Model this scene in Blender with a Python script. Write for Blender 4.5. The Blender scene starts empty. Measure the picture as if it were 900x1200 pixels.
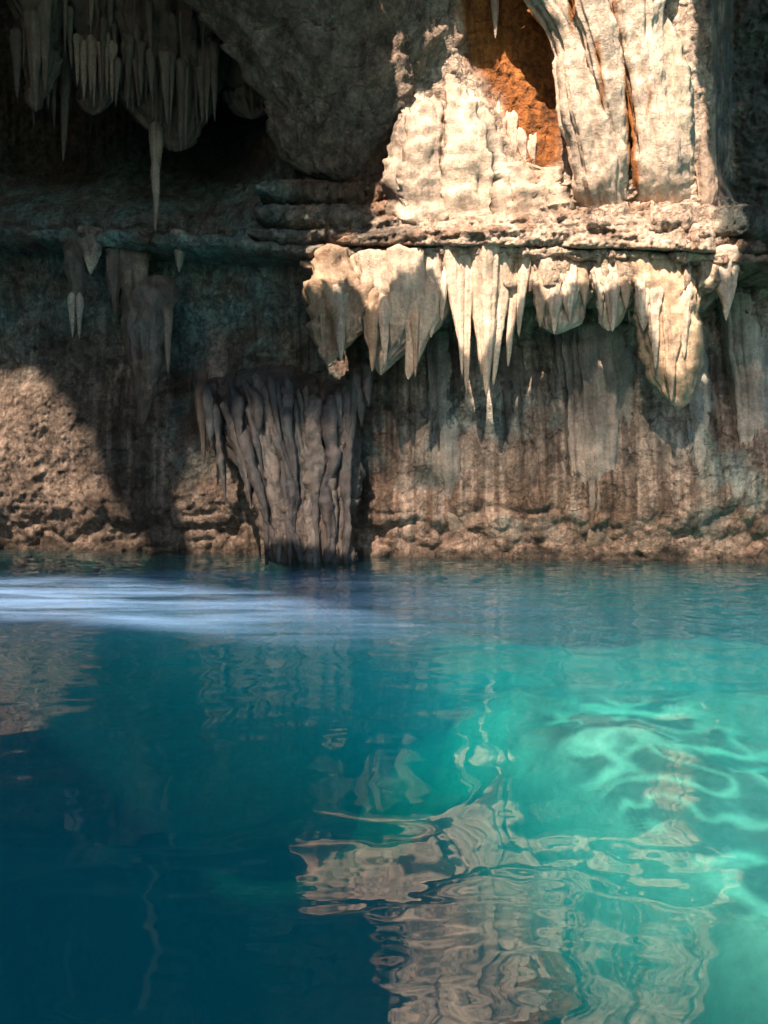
import bpy, math, random
import numpy as np
random.seed(7)
rng = np.random.default_rng(7)
SC = bpy.context.scene
COL = SC.collection
CAM_H = 1.2            # eye height above the water
F = 900.0              # focal length in photo pixels (900 x 1200 photo)
HZ = 540.0             # horizon row in the photo

# ------------------------------------------------------------------ noise
def _hash(ix, iy, iz, seed):
    n = (ix.astype(np.uint32) * np.uint32(374761393) + iy.astype(np.uint32) * np.uint32(668265263)
         + iz.astype(np.uint32) * np.uint32(2246822519) + np.uint32((seed * 3266489917) & 0xffffffff))
    n = (n ^ (n >> np.uint32(13))) * np.uint32(1274126177)
    n = (n ^ (n >> np.uint32(16))) * np.uint32(2654435761)
    return n ^ (n >> np.uint32(15))

def perlin(x, y, z, seed=0):
    x, y, z = np.broadcast_arrays(np.asarray(x, float), np.asarray(y, float), np.asarray(z, float))
    xi = np.floor(x); yi = np.floor(y); zi = np.floor(z)
    fx, fy, fz = x - xi, y - yi, z - zi
    xi = xi.astype(np.int64); yi = yi.astype(np.int64); zi = zi.astype(np.int64)
    u = fx*fx*fx*(fx*(fx*6-15)+10); v = fy*fy*fy*(fy*(fy*6-15)+10); w = fz*fz*fz*(fz*(fz*6-15)+10)
    out = 0.0
    for dx in (0, 1):
        for dy in (0, 1):
            for dz in (0, 1):
                h = _hash(xi+dx, yi+dy, zi+dz, seed)
                g = ((h & np.uint32(1023)).astype(float)/511.5-1)*(fx-dx) \
                    + (((h >> np.uint32(10)) & np.uint32(1023)).astype(float)/511.5-1)*(fy-dy) \
                    + (((h >> np.uint32(20)) & np.uint32(1023)).astype(float)/511.5-1)*(fz-dz)
                out = out + g*(u if dx else 1-u)*(v if dy else 1-v)*(w if dz else 1-w)
    return out*1.3

def fbm(x, y, z, octv=4, seed=0, gain=.5, ridged=False):
    a, f, s = 1.0, 1.0, 0.0
    for k in range(octv):
        n = perlin(x*f, y*f, z*f, seed+k*17)
        if ridged: n = .5-2*np.abs(n)
        s = s+a*n; a *= gain; f *= 2.03
    return s

def worley(x, y, seed=0):
    xi = np.floor(x).astype(np.int64); yi = np.floor(y).astype(np.int64)
    best = np.full(np.shape(x), 9.0)
    for dx in (-1, 0, 1):
        for dy in (-1, 0, 1):
            h = _hash(xi+dx, yi+dy, xi*0, seed)
            px = xi+dx+(h & np.uint32(1023)).astype(float)/1023
            py = yi+dy+((h >> np.uint32(10)) & np.uint32(1023)).astype(float)/1023
            best = np.minimum(best, (px-x)**2+(py-y)**2)
    return np.sqrt(best)

def sm(a, b, x):
    t = np.clip((x-a)/(b-a), 0, 1)
    return t*t*(3-2*t)
def box(u, v, u0, u1, v0, v1, fu=40, fv=40):
    return sm(u0-fu, u0+fu, u)*(1-sm(u1-fu, u1+fu, u))*sm(v0-fv, v0+fv, v)*(1-sm(v1-fv, v1+fv, v))
def inpoly(u, v, P):
    r = np.zeros(np.shape(u), bool); n = len(P)
    for i in range(n):
        (x0, y0), (x1, y1) = P[i], P[(i+1) % n]
        if y0 == y1: continue
        c = ((y0 > v) != (y1 > v)) & (u < (x1-x0)*(v-y0)/(y1-y0)+x0)
        r ^= c
    return r
def polydist(u, v, P):
    d = np.full(np.shape(u), 1e9); n = len(P)
    for i in range(n):
        (x0, y0), (x1, y1) = P[i], P[(i+1) % n]
        dx, dy = x1-x0, y1-y0
        t = np.clip(((u-x0)*dx+(v-y0)*dy)/(dx*dx+dy*dy+1e-9), 0, 1)
        d = np.minimum(d, np.hypot(u-x0-t*dx, v-y0-t*dy))
    return np.where(inpoly(u, v, P), d, -d)
def polymask(u, v, P, f=15):
    return sm(-f, f, polydist(u, v, P))

# survey coordinates: the wall was measured off the photograph, (u, v) in photo pixels at distance Y
def W(u, v, Y):
    return (u-450)/F*Y, Y, CAM_H+(HZ-v)/F*Y
def UV(X, Y, Z):
    return 450+X/Y*F, HZ-(Z-CAM_H)/Y*F

# ------------------------------------------------------------------ meshes
def mesh_from(name, V, Q, cols=None, mat=None, parent=None, smooth=True):
    me = bpy.data.meshes.new(name)
    V = np.asarray(V, np.float32); Q = np.asarray(Q, np.int32)
    me.vertices.add(len(V)); me.vertices.foreach_set('co', V.ravel())
    k = Q.shape[1]
    me.loops.add(Q.size); me.loops.foreach_set('vertex_index', Q.ravel())
    me.polygons.add(len(Q)); me.polygons.foreach_set('loop_start', np.arange(0, Q.size, k, dtype=np.int32))
    me.update(calc_edges=True)
    me.polygons.foreach_set('use_smooth', np.full(len(Q), smooth))
    if cols is not None:
        at = me.attributes.new('mineral', 'FLOAT_COLOR', 'POINT')
        c4 = np.ones((len(V), 4), np.float32); c4[:, :3] = cols
        at.data.foreach_set('color', c4.ravel())
    if mat: me.materials.append(mat)
    o = bpy.data.objects.new(name, me); COL.objects.link(o)
    if parent: o.parent = parent
    return o
def grid_quads(nr, nc, wrap=False):
    i = np.arange(nr-1)[:, None]; j = np.arange(nc if wrap else nc-1)[None, :]
    j2 = (j+1) % nc
    a = i*nc+j; b = i*nc+j2; c = (i+1)*nc+j2; d = (i+1)*nc+j
    return np.stack([a, b, c, d], -1).reshape(-1, 4)
def tag(o, label, cat, group=None, kind=None):
    if label: o['label'] = label
    if cat: o['category'] = cat
    if group: o['group'] = group
    if kind: o['kind'] = kind
    return o
def empty(name, loc):
    o = bpy.data.objects.new(name, None); COL.objects.link(o); o.location = loc; return o

# ------------------------------------------------------------------ node helpers
def new_mat(name):
    m = bpy.data.materials.new(name); m.use_nodes = True
    nt = m.node_tree; nt.nodes.clear()
    return m, nt, nt.nodes, nt.links
def rock_material(name, bump=.5, rough=.72, fine=1.0, var=1.0, crack=0.0):
    m, nt, N, L = new_mat(name)
    out = N.new('ShaderNodeOutputMaterial'); b = N.new('ShaderNodeBsdfPrincipled')
    L.new(b.outputs[0], out.inputs[0])
    at = N.new('ShaderNodeAttribute'); at.attribute_name = 'mineral'
    tc = N.new('ShaderNodeNewGeometry')
    def noise(scale, det=6, rgh=.6, dist=0.0, vec=None):
        n = N.new('ShaderNodeTexNoise'); n.inputs['Scale'].default_value = scale
        n.inputs['Detail'].default_value = det; n.inputs['Roughness'].default_value = rgh
        n.inputs['Distortion'].default_value = dist
        L.new(vec or tc.outputs['Position'], n.inputs['Vector']); return n
    def ramp(src, lo, hi, o0, o1):
        r = N.new('ShaderNodeMapRange'); r.inputs[1].default_value = lo; r.inputs[2].default_value = hi
        r.inputs[3].default_value = o0; r.inputs[4].default_value = o1
        L.new(src, r.inputs[0]); return r.outputs[0]
    def math_(op, a, b_):
        r = N.new('ShaderNodeMath'); r.operation = op
        for k, x in enumerate((a, b_)):
            if isinstance(x, (int, float)): r.inputs[k].default_value = x
            else: L.new(x, r.inputs[k])
        return r.outputs[0]
    n1 = noise(3.2, 8, .65, .6); n2 = noise(22*fine, 6, .7); n3 = noise(110*fine, 3, .6)
    mp = N.new('ShaderNodeMapping'); mp.inputs['Scale'].default_value = (9, 9, .7)
    L.new(tc.outputs['Position'], mp.inputs[0])
    n4 = noise(1.5, 6, .6, .3, mp.outputs[0])                        # drip streaks
    f = math_('MULTIPLY', ramp(n1.outputs[0], .3, .7, 1-.42*var, 1+.36*var), ramp(n2.outputs[0], .32, .68, 1-.45*var, 1+.34*var))
    f = math_('MULTIPLY', f, ramp(n4.outputs[0], .34, .66, 1-.36*var, 1+.26*var))
    wv = N.new('ShaderNodeVectorMath'); wv.operation = 'ADD'; wm = N.new('ShaderNodeVectorMath'); wm.operation = 'SCALE'; wm.inputs['Scale'].default_value = .5
    L.new(n1.outputs['Color'], wm.inputs[0]); L.new(tc.outputs['Position'], wv.inputs[0]); L.new(wm.outputs[0], wv.inputs[1])
    ce = N.new('ShaderNodeTexVoronoi'); ce.feature = 'DISTANCE_TO_EDGE'; ce.inputs['Scale'].default_value = 2.3; L.new(wv.outputs[0], ce.inputs['Vector'])
    crk = math_('MULTIPLY', ramp(ce.outputs['Distance'], 0, .03, 1, 0), ramp(n2.outputs[0], .42, .6, 0, crack))   # broken hairline cracks
    f = math_('MULTIPLY', f, math_('SUBTRACT', 1, math_('MULTIPLY', crk, .6)))
    vm = N.new('ShaderNodeVectorMath'); vm.operation = 'SCALE'
    L.new(at.outputs['Color'], vm.inputs[0]); L.new(f, vm.inputs['Scale'])
    L.new(vm.outputs[0], b.inputs['Base Color'])
    L.new(ramp(n2.outputs[0], .3, .7, rough-.15, rough+.15), b.inputs['Roughness'])
    b.inputs['Specular IOR Level'].default_value = .35
    vo = N.new('ShaderNodeTexVoronoi'); vo.inputs['Scale'].default_value = 30*fine
    L.new(tc.outputs['Position'], vo.inputs['Vector'])
    pits = ramp(vo.outputs['Distance'], 0, .45, 0, 1)
    h = math_('ADD', math_('MULTIPLY', n2.outputs[0], .03), math_('MULTIPLY', n3.outputs[0], .010))
    h = math_('ADD', h, math_('MULTIPLY', pits, .006))
    h = math_('ADD', h, math_('MULTIPLY', n1.outputs[0], .05))
    h = math_('ADD', h, math_('MULTIPLY', n4.outputs[0], .02))
    h = math_('SUBTRACT', h, math_('MULTIPLY', crk, .02))
    bp = N.new('ShaderNodeBump'); bp.inputs['Strength'].default_value = bump; bp.inputs['Distance'].default_value = 1.0
    L.new(h, bp.inputs['Height']); L.new(bp.outputs[0], b.inputs['Normal'])
    return m
ROCK = rock_material('limestone_wall_rock', 1.25, .74, 1.0, 1.1, 1.0)
FLOW = rock_material('calcite_flowstone', .6, .6, 1.3, .75, .35)
STAL = rock_material('stalactite_calcite', .7, .6, 1.6, .9, .3)

# ------------------------------------------------------------------ minerals, algae and some painted light and shade of the cave rock
CREAM = np.array([.60, .45, .345]); BROWN = np.array([.21, .120, .075]); DARK = np.array([.050, .034, .025])
GREY = np.array([.27, .225, .18]); TEAL = np.array([.17, .265, .245]); ORANGE = np.array([.34, .115, .025])
BEIGE = np.array([.38, .285, .22]); MUD = np.array([.30, .205, .15])
ORANGE_SLOT = [(530, -60), (628, -60), (650, 60), (660, 120), (655, 190), (640, 215), (622, 200), (590, 130), (545, 70)]
def mineral(X, Y, Z):
    u, v = UV(X, Y, Z)
    q = fbm(X*.9, Y*.9, Z*.9, 4, 3); q2 = fbm(X*2.3, Y*2.3, Z*2.3, 4, 31)
    uw = u+40*q2; vw = v+40*q
    def mix(c, col, m):
        m = np.clip(m, 0, 1)[:, None]; return c*(1-m)+col*m
    c = np.tile(BROWN, (len(X), 1))
    c = mix(c, GREY, np.maximum(sm(-.25, .35, q)*.75, .6*box(u, v, 440, 1000, 380, 575, 60, 50)))
    st = perlin(X*5, Y*1.2, Z*.22, 77)+.5*perlin(X*26, Y, Z*.5, 79); st2 = perlin(X*14, Y*1.2, Z*.35, 78)
    c = mix(c, BEIGE*1.35, sm(.08, .38, st+.4*st2)*sm(300, 380, v)*.85)
    c = mix(c, DARK, sm(.15, .42, -st-.5*st2)*sm(300, 380, v)*.8)
    c = mix(c, MUD*1.25, sm(560, 625, vw)*.75)
    c = mix(c, BEIGE, box(uw, vw, -40, 130, 400, 640, 25, 40)*.7)  # soft warm light of the lower left, put into the colour
    c = mix(c, BEIGE*.9, box(uw, vw, 185, 330, 480, 640, 25, 40)*.6)  # second painted pool of warm light
    c = mix(c, TEAL, box(uw, vw, -300, 350, 190, 410, 50, 45)*(.62+.6*q2))
    c = mix(c, TEAL*.85, sm(-.15, .3, q2)*box(uw, vw, 190, 450, 330, 560, 40, 45)*.55)
    c = mix(c, TEAL*1.1, sm(.0, .35, q)*box(u, v, 430, 1000, 470, 620, 60, 30)*.5)
    c = mix(c, TEAL, sm(.05, .4, q2)*box(u, v, 780, 1200, 330, 520, 60, 50)*.5)
    c = mix(c, DARK*1.1, box(uw, vw, -400, 330, -400, 215, 40, 30)*.85)  # shade of the upper-left recess, deepened in the colour
    t = (v-390)/260.                                                 # cast shadow band on the left of the wall, painted dark teal
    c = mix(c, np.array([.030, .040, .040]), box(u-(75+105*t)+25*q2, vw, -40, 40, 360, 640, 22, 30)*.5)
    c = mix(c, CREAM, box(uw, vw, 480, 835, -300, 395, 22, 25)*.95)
    c = mix(c, np.array([.27, .155, .095]), sm(.1, .45, q2)*box(u, v, 340, 900, 200, 420, 40, 30)*.75)
    c = mix(c, BROWN, sm(.15, .4, perlin(X*1.7, Y, Z*6, 91))*box(u, v, 300, 900, 205, 300, 30, 12)*.6)
    c = mix(c, ORANGE, polymask(u+14*q2, v, ORANGE_SLOT, 10))
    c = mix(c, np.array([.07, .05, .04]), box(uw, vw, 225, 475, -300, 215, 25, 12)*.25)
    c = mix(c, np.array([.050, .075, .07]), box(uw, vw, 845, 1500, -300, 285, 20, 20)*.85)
    c = mix(c, np.array([.075, .058, .042]), (1-sm(.03, .17, Z+.08*q2))*.8)             # wet band at the water's edge
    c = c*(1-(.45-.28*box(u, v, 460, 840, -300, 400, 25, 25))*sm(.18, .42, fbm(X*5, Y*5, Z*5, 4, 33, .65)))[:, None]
    return c*(1+.3*np.clip(q2, -1, 1))[:, None]
RUST = [[(732, 80), (737, 80), (745, 140), (748, 200), (747, 240), (739, 240), (738, 180), (733, 130)], [(697, 50), (702, 40), (707, 100), (706, 130), (702, 120)], [(660, -60), (676, -60), (674, 20), (668, 42)],
        [(762, 100), (765, 95), (760, 135), (757, 132)], [(716, -40), (724, -40), (722, 20), (718, 18)]]
def rust(c, X, Y, Z):
    u, v = UV(X, Y, Z)
    if u.max() < 640 or v.min() > 260: return c
    m = np.zeros(len(X)); uu = u+4*perlin(X*6, Y, Z*6, 87)
    for P in RUST: m = np.maximum(m, polymask(uu, v, P, 2.5))
    return c*(1-m[:, None])+np.array([.30, .105, .022])*m[:, None]

# ------------------------------------------------------------------ the wall
def ledge_v(u):                                    # the line of the main ledge
    return np.interp(u, [-600, 0, 200, 420, 560, 760, 900, 1500], [262, 268, 276, 291, 292, 296, 302, 310])
def base_depth(u):
    return 10.15-1.2*np.clip(u, -500, 1400)/900
def wall_depth(u, v):
    D = base_depth(u)
    lv = ledge_v(u)
    up = 1-sm(lv-6, lv+6, v)                       # 1 above the ledge
    D = D+.30*np.exp(-((v-390)/90.)**2)*(1-up)     # recess under the ledge
    D = D+(.20+.35*(1-sm(0, 420, u)))*sm(575, 640, v)  # the toe of the wall
    fwd = .55+.0016*np.clip(230-v, 0, 900)
    D = D-up*fwd*sm(300, 470, u)
    rec = (1-sm(250, 380, u+.25*(v-100)))*up       # dark recess, upper left
    D = D+rec*(1.9*sm(-150, 120, v)*(1-sm(190, 262, v)*.75)-1.0*(1-sm(-250, 0, v)))
    D = D+up*.85*sm(832, 862, u)-up*.2*sm(232, 285, v)*sm(300, 420, u)
    slot = polymask(u, v, ORANGE_SLOT, 14)
    D = D+.12*slot*sm(230, 80, v)
    return D
def wall_points(u, v):
    D = wall_depth(u, v)
    X, Y, Z = W(u, v, D)
    fl_ = box(u, v, 470, 845, -400, 262, 30, 20)
    lo = sm(390, 470, v)*(1-sm(560, 620, v))                        # the smoother lower wall
    lr = box(u, v, 425, 1300, 385, 640, 40, 40); toe = sm(575, 620, v+20*fbm(X, Z, 0*X, 2, 6)); dz = box(u, v, 290, 420, 560, 700, 15, 20)
    n = .20*fbm(X*.7, Z*.7, Y*.2, 3, 5)*(1-.4*lr)*(1-.75*fl_)+.085*fbm(X*2.2, Z*2.2, Y*.5, 5, 11)*(1-.5*fl_)*(1-.25*lo)*(1-.6*lr)*(1-.5*toe)+.055*fbm(X*5, Z*5, 0*X, 4, 12, .6, True)*(1-.6*fl_)*(1-.4*lo)*(1-.75*lr)*(1-.7*toe)+.022*fbm(X*13, Z*13, 0*X, 3, 13, .6, True)*(1-.5*lr)*(1-.6*toe)*(1-.65*fl_)
    strata = fbm(X*1.3, Z*5.5, 0*X, 4, 21, .6, True)
    n = n+.06*strata*box(u, v, 290, 1100, 200, 300, 30, 8)+.06*fbm(X*1.5, Z*5, 0*X, 4, 23, .55, True)*box(u, v, -300, 330, 150, 300, 30, 12)
    wz = .12*fbm(X*1.5, Z*1.5, 0*X, 3, 43)
    k1 = np.sqrt(np.clip(.42-worley((X+wz)*2.3, (Z+wz)*3.6, 41)**2, 0, 1)); k2 = np.sqrt(np.clip(.40-worley((X+wz)*5.5, (Z+wz)*7.5, 42)**2, 0, 1))
    n = n+(.17*k1+.09*k2)*sm(565, 622, v+30*fbm(X, Z, 0*X, 2, 6))*(1-.35*sm(430, 560, u))*(1-.9*dz)
    dr = perlin(X*7, Z*.5, 0*X, 51)+.6*perlin(X*17, Z*.9, 0*X, 52)
    n = n+(.045*dr+.02*perlin(X*30, Z*.8, 0*X, 54))*sm(310, 400, v)*(1-sm(590, 645, v))*sm(330, 480, u)
    n = n+.06*perlin(X*3.2, Z*.6, 0*X, 53)*fl_
    # dripstone fringes on the back of the recess
    rc = (1-sm(250, 330, u))*(1-sm(150, 235, v+30*perlin(X*1.5, 0, 0, 57)))
    n = n+(.16*perlin(X*4.5, Z*.55, 0*X, 55)+.09*perlin(X*11, Z*1.1, 0*X, 56))*rc
    D2 = D-n
    return W(u, v, D2)

us = np.concatenate([np.arange(-900, -60, 14.), np.arange(-60, 960, 2.0), np.arange(960, 1800, 14.)])
vs = np.concatenate([np.arange(-420, -40, 12.), np.arange(-40, 670, 1.9), np.arange(670, 1000, 12.)])
UU, VV = np.meshgrid(us, vs)
x, y, z = wall_points(UU.ravel(), VV.ravel())
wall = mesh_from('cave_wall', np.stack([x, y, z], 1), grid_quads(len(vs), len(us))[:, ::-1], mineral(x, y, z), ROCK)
tag(wall, 'stained limestone cave wall rising out of the turquoise pool', 'cave wall', kind='structure')

# ------------------------------------------------------------------ formations grown on the wall
def crisp(a): return np.asarray(a, float)
def lobe(name, rows, Y, thick=.6, flute=0.0, ffreq=5, rough=.05, mat=STAL, parent=None, tint=None, seed=1, sq=2.0,
         step=3.0, n=None, tipcol=None, tipfrac=.25, tilt=0.0, flow=.25, wobble=.25):
    """closed body that hangs down the wall: rows of (v, left u, right u); Y distance of its axis (number or list per row)"""
    R = crisp(rows); v0, v1 = R[0, 0], R[-1, 0]
    nr = max(8, int((v1-v0)/step))
    t = np.linspace(0, 1, nr)
    vv = v0+(v1-v0)*t
    def it(col):
        a = np.interp(vv, R[:, 0], col)
        k = max(1, nr//14); ker = np.ones(2*k+1)/(2*k+1)
        return np.convolve(np.pad(a, k, mode='edge'), ker, 'valid')
    uL, uR = it(R[:, 1]), it(R[:, 2])
    Yc = it(np.asarray(Y, float)) if np.ndim(Y) else np.full(nr, float(Y))
    Yc = Yc+tilt*t
    if n is None: n = int(np.clip((R[:, 2]-R[:, 1]).max()*2.2/step, 14, 150))
    ang = np.linspace(0, 2*np.pi, n, endpoint=False)
    ca, sa = np.cos(ang), np.sin(ang)
    ex = 2/sq
    cx = np.sign(ca)*np.abs(ca)**ex; sy = np.sign(sa)*np.abs(sa)**ex
    hw = (uR-uL)/2/F*Yc
    cap = np.minimum(1, np.sqrt(np.clip((1-t)*nr/3.0, 0, 1)))*np.minimum(1, np.sqrt(np.clip(t*nr/3.0, 0, 1)))
    hw = np.maximum(hw, .004)*np.maximum(cap, .02)
    A, T = np.meshgrid(ang, t)
    wX = np.cos(A)*ffreq*.5; wY = np.sin(A)*ffreq*.5
    ln = (v1-v0)/F*np.mean(Yc)
    fl = 1+flute*(perlin(wX, wY, T*ln*flow+seed*3.1, seed)+.55*perlin(wX*2.1, wY*2.1, T*ln*flow*2+seed, seed+5))
    Xc = ((uL+uR)/2-450)/F*Yc; Zc = CAM_H+(HZ-vv)/F*Yc
    wob = wobble*hw.mean()*perlin(T[:, 0]*ln*1.6, seed*1.7, 0, seed+9)
    X = Xc[:, None]+wob[:, None]+hw[:, None]*cx[None, :]*fl
    Yv = Yc[:, None]-hw[:, None]*thick*sy[None, :]*fl
    Z = np.repeat(Zc[:, None], n, 1)
    d = rough*(fbm(X*4, Yv*4, Z*3, 4, seed+20, .55)+.35*fbm(X*13, Yv*13, Z*9, 3, seed+30))*np.minimum(1, hw[:, None]/.15)
    X = X+d*ca[None, :]; Yv = Yv-d*sa[None, :]; Z = Z+.4*d
    P = np.stack([X.ravel(), Yv.ravel(), Z.ravel()], 1)
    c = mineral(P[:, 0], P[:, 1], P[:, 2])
    if tint is not None:
        col, k = tint; vq = UV(P[:, 0], P[:, 1], P[:, 2])[1][:, None]; k = k*(1-.85*sm(575, 640, vq)) if name == 'drip_column' else k
        c = c*(1-k)+np.asarray(col)*k*(1+.3*fbm(P[:, 0]*3, P[:, 1]*3, P[:, 2]*1.2, 3, seed+40))[:, None]
    if tipcol is not None:
        tf = sm(1-tipfrac, 1-tipfrac*.4, np.repeat(t, n)+.06*perlin(P[:, 0]*9, 0, P[:, 2]*9, 3))[:, None]
        c = c*(1-tf)+np.asarray(tipcol)*tf
    c = rust(c, P[:, 0], P[:, 1], P[:, 2])
    return mesh_from(name, P, grid_quads(nr, n, True), np.clip(c, .004, .85), mat, parent)

def spike(name, u, v0, v1, w, Y, lean=0.0, **k):
    L_ = v1-v0
    fl0 = k.pop('flare', 1.25)
    rows = [(v0-8, u-w*fl0*1.2, u+w*fl0*1.2), (v0, u-w*fl0, u+w*fl0), (v0+.08*L_, u-w*1.15, u+w*1.15), (v0+.25*L_, u+lean*.2-w*.92, u+lean*.2+w*.92), (v0+.55*L_, u+lean*.5-w*.66, u+lean*.5+w*.66),
            (v0+.82*L_, u+lean*.8-w*.36, u+lean*.8+w*.36), (v1, u+lean-w*.12, u+lean+w*.12)]
    k.setdefault('flute', .25); k.setdefault('thick', 1.0); k.setdefault('step', 2.2)
    yb = k.pop('root', 0.0)
    return lobe(name, rows, [Y+yb*1.2, Y+yb, Y+yb*.6, Y+yb*.15, Y, Y, Y], **k)

def ledge(name, cols, proud, seed=1, amp=.07, mat=ROCK, tint=None, depth=.5):
    """a bed of rock along the wall: columns of (u, top v, bottom v); proud = metres in front of the wall line"""
    C_ = crisp(cols); u0, u1 = C_[0, 0], C_[-1, 0]
    nc = int((u1-u0)/3.0); un = np.linspace(u0, u1, nc); t = np.linspace(0, 1, nc)
    vt = np.interp(un, C_[:, 0], C_[:, 1]); vb = np.interp(un, C_[:, 0], C_[:, 2])
    n = 44; ang = np.linspace(0, 2*np.pi, n, endpoint=False)
    cy = np.sign(np.sin(ang))*np.abs(np.sin(ang))**.45; cz = np.sign(np.cos(ang))*np.abs(np.cos(ang))**.6
    Yf = base_depth(un)-proud
    taper = np.clip(np.minimum(t, 1-t)*nc/14., .03, 1)**.5
    w1 = perlin(un*.03, seed, 0, seed)+.6*perlin(un*.09, seed, 1, seed+1)
    brk = np.sign(perlin(un*.021, seed*2, 3, seed+2))*.35                # blocks that broke off
    Yf = Yf+amp*(w1+brk)
    hz = (vb-vt)/2/F*Yf*taper
    Xc = (un-450)/F*Yf; Zc = CAM_H+(HZ-(vt+vb)/2)/F*Yf+.02*w1
    X = np.repeat(Xc[:, None], n, 1); Y = (Yf+depth)[:, None]-depth*cy[None, :]; Z = Zc[:, None]+hz[:, None]*cz[None, :]
    xb = X*2.6+.8*perlin(X*1.7, Z*2, seed, seed+6)
    blk = (_hash(np.floor(xb).astype(np.int64), np.floor(Z*9+.3*X).astype(np.int64), np.zeros(X.shape, np.int64), seed) & np.uint32(255)).astype(float)/255-.5
    d = .05*fbm(X*3, Y*3, Z*6, 5, seed+4, .6)+.035*fbm(X*7, Y*3, Z*12, 4, seed+8, .6, True)+.06*blk
    Y = Y-d*np.abs(cy)[None, :]; Z = Z+.5*d*cz[None, :]
    P = np.stack([X.ravel(), Y.ravel(), Z.ravel()], 1)
    c = mineral(P[:, 0], P[:, 1], P[:, 2])
    if tint is not None: c = c*(1-tint[1])+np.asarray(tint[0])*tint[1]
    return mesh_from(name, P, grid_quads(nc, n, True)[:, ::-1], np.clip(c, .004, .85), mat)

G_BED = 'beds of rock along the ledge'
tag(ledge('rock_ledge', [(-80, 264, 278), (0, 264, 279), (200, 272, 287), (330, 282, 296), (430, 288, 304), (560, 287, 300), (700, 290, 302), (860, 294, 309), (990, 300, 318)], .68, 3),
    'thin lowest ledge running the whole width of the wall above the stalactites', 'rock ledge', G_BED)
tag(ledge('rock_ledge', [(290, 262, 283), (420, 270, 287), (560, 268, 287), (700, 272, 290), (830, 275, 294), (960, 280, 300)], .66, 5, .09),
    'thick pale bed of rock resting directly on the lowest ledge', 'rock ledge', G_BED)
tag(ledge('rock_ledge', [(296, 232, 262), (400, 236, 268), (520, 246, 268)], .60, 7, .10),
    'brown cracked bed of rock below the smooth overhang, middle of three', 'rock ledge', G_BED)
tag(ledge('rock_ledge', [(300, 206, 232), (390, 206, 235), (478, 212, 244)], .54, 9, .12),
    'brown bed of rock tucked right under the smooth overhang', 'rock ledge', G_BED)
tag(ledge('rock_ledge', [(655, 238, 270), (760, 232, 272), (850, 236, 276), (960, 244, 280)], .70, 11, .12),
    'broken pale bed of rock at the foot of the tall cream flowstone', 'rock ledge', G_BED)

tag(ledge('rock_ledge', [(352, 292, 322), (400, 294, 345), (470, 294, 350), (520, 294, 335), (600, 294, 345), (660, 296, 338), (720, 296, 345), (800, 298, 350), (872, 302, 335)], .60, 13, .10, tint=((.48, .36, .26), .6)),
    'uneven pale apron of rock between the lobes just under the lowest ledge', 'rock ledge', G_BED)
# the big smooth overhang
yo = [(-160, 90, 640), (-60, 200, 560), (0, 238, 540), (60, 275, 535), (110, 300, 522), (150, 322, 497), (185, 338, 478), (206, 365, 455), (214, 395, 430)]
ob = lobe('rock_overhang', yo, [8.0, 8.35, 8.55, 8.75, 8.9, 9.05, 9.15, 9.25, 9.3], thick=.36, rough=.16, mat=ROCK, seed=14, sq=2.4, flute=.10, ffreq=4,
          tint=((.21, .15, .115), .75), n=150)
tag(ob, 'big smooth brown overhang of rock sloping down above the left half of the ledge', 'overhang')

# flowstone high on the right
G_FLOW = 'cream flowstone folds high on the wall'
def flow(rows, Y, label, **k):
    k.setdefault('mat', FLOW); k.setdefault('rough', .045); k.setdefault('flute', .34); k.setdefault('ffreq', 9); k.setdefault('thick', .5); k.setdefault('flow', .14)
    return tag(lobe('flowstone', rows, Y, **k), label, 'flowstone', G_FLOW)
CR = (.64, .49, .38)
flow([(-90, 575, 690), (0, 622, 702), (50, 650, 715), (110, 661, 722), (160, 664, 728), (205, 672, 735), (245, 684, 732), (262, 692, 728)], [7.85, 8.0, 8.12, 8.24, 8.36, 8.5, 8.66, 8.85],
     'broad cream flowstone fold along the right rim of the orange slot', tint=(CR, .85), seed=21, flute=.42, ffreq=12)
flow([(-90, 640, 700), (0, 668, 712), (60, 690, 726), (110, 702, 731), (150, 712, 734), (185, 718, 732), (225, 716, 726)], [7.7, 7.85, 8.0, 8.12, 8.25, 8.4, 8.6],
     'slim cream fold lying on the broad fold beside the orange slot', tint=(CR, .85), seed=22, flute=.25)
flow([(-90, 700, 792), (0, 715, 775), (60, 722, 772), (120, 738, 785), (180, 744, 800), (222, 746, 806), (262, 752, 800)], [7.75, 7.95, 8.1, 8.22, 8.36, 8.52, 8.85],
     'middle cream flowstone fold with a rust coloured crack on its left', tint=(CR, .85), seed=23, flute=.42, ffreq=12)
flow([(10, 762, 775), (40, 757, 795), (90, 762, 808), (140, 772, 812), (190, 782, 812), (222, 788, 812)], [8.0, 8.1, 8.2, 8.3, 8.42, 8.6],
     'cream flowstone panel shaped like a spearhead, right of the cracked fold', tint=((.57, .45, .33), .85), seed=25)
flow([(-90, 745, 800), (0, 762, 806), (60, 788, 826), (120, 803, 834), (180, 812, 838), (246, 818, 838)], [8.15, 8.25, 8.35, 8.4, 8.45, 8.55],
     'brown narrow flowstone edge at the dark right corner of the wall', tint=((.30, .21, .15), .75), seed=27)
flow([(84, 476, 488), (140, 468, 526), (200, 458, 540), (268, 456, 545)], [8.74, 8.68, 8.70, 8.86], 'smooth pale flowstone sheet at the far left of the sunlit patch, beside the overhang', tint=((.45, .35, .27), .7), seed=41, thick=.17, rough=.10, flute=.4)
flow([(70, 528, 542), (130, 526, 566), (190, 524, 592), (268, 528, 600)], [8.66, 8.60, 8.64, 8.84], 'smooth pale flowstone sheet between the far left sheet and the short folds', tint=((.52, .41, .31), .75), seed=43, thick=.19, rough=.09, flute=.45)
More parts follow.
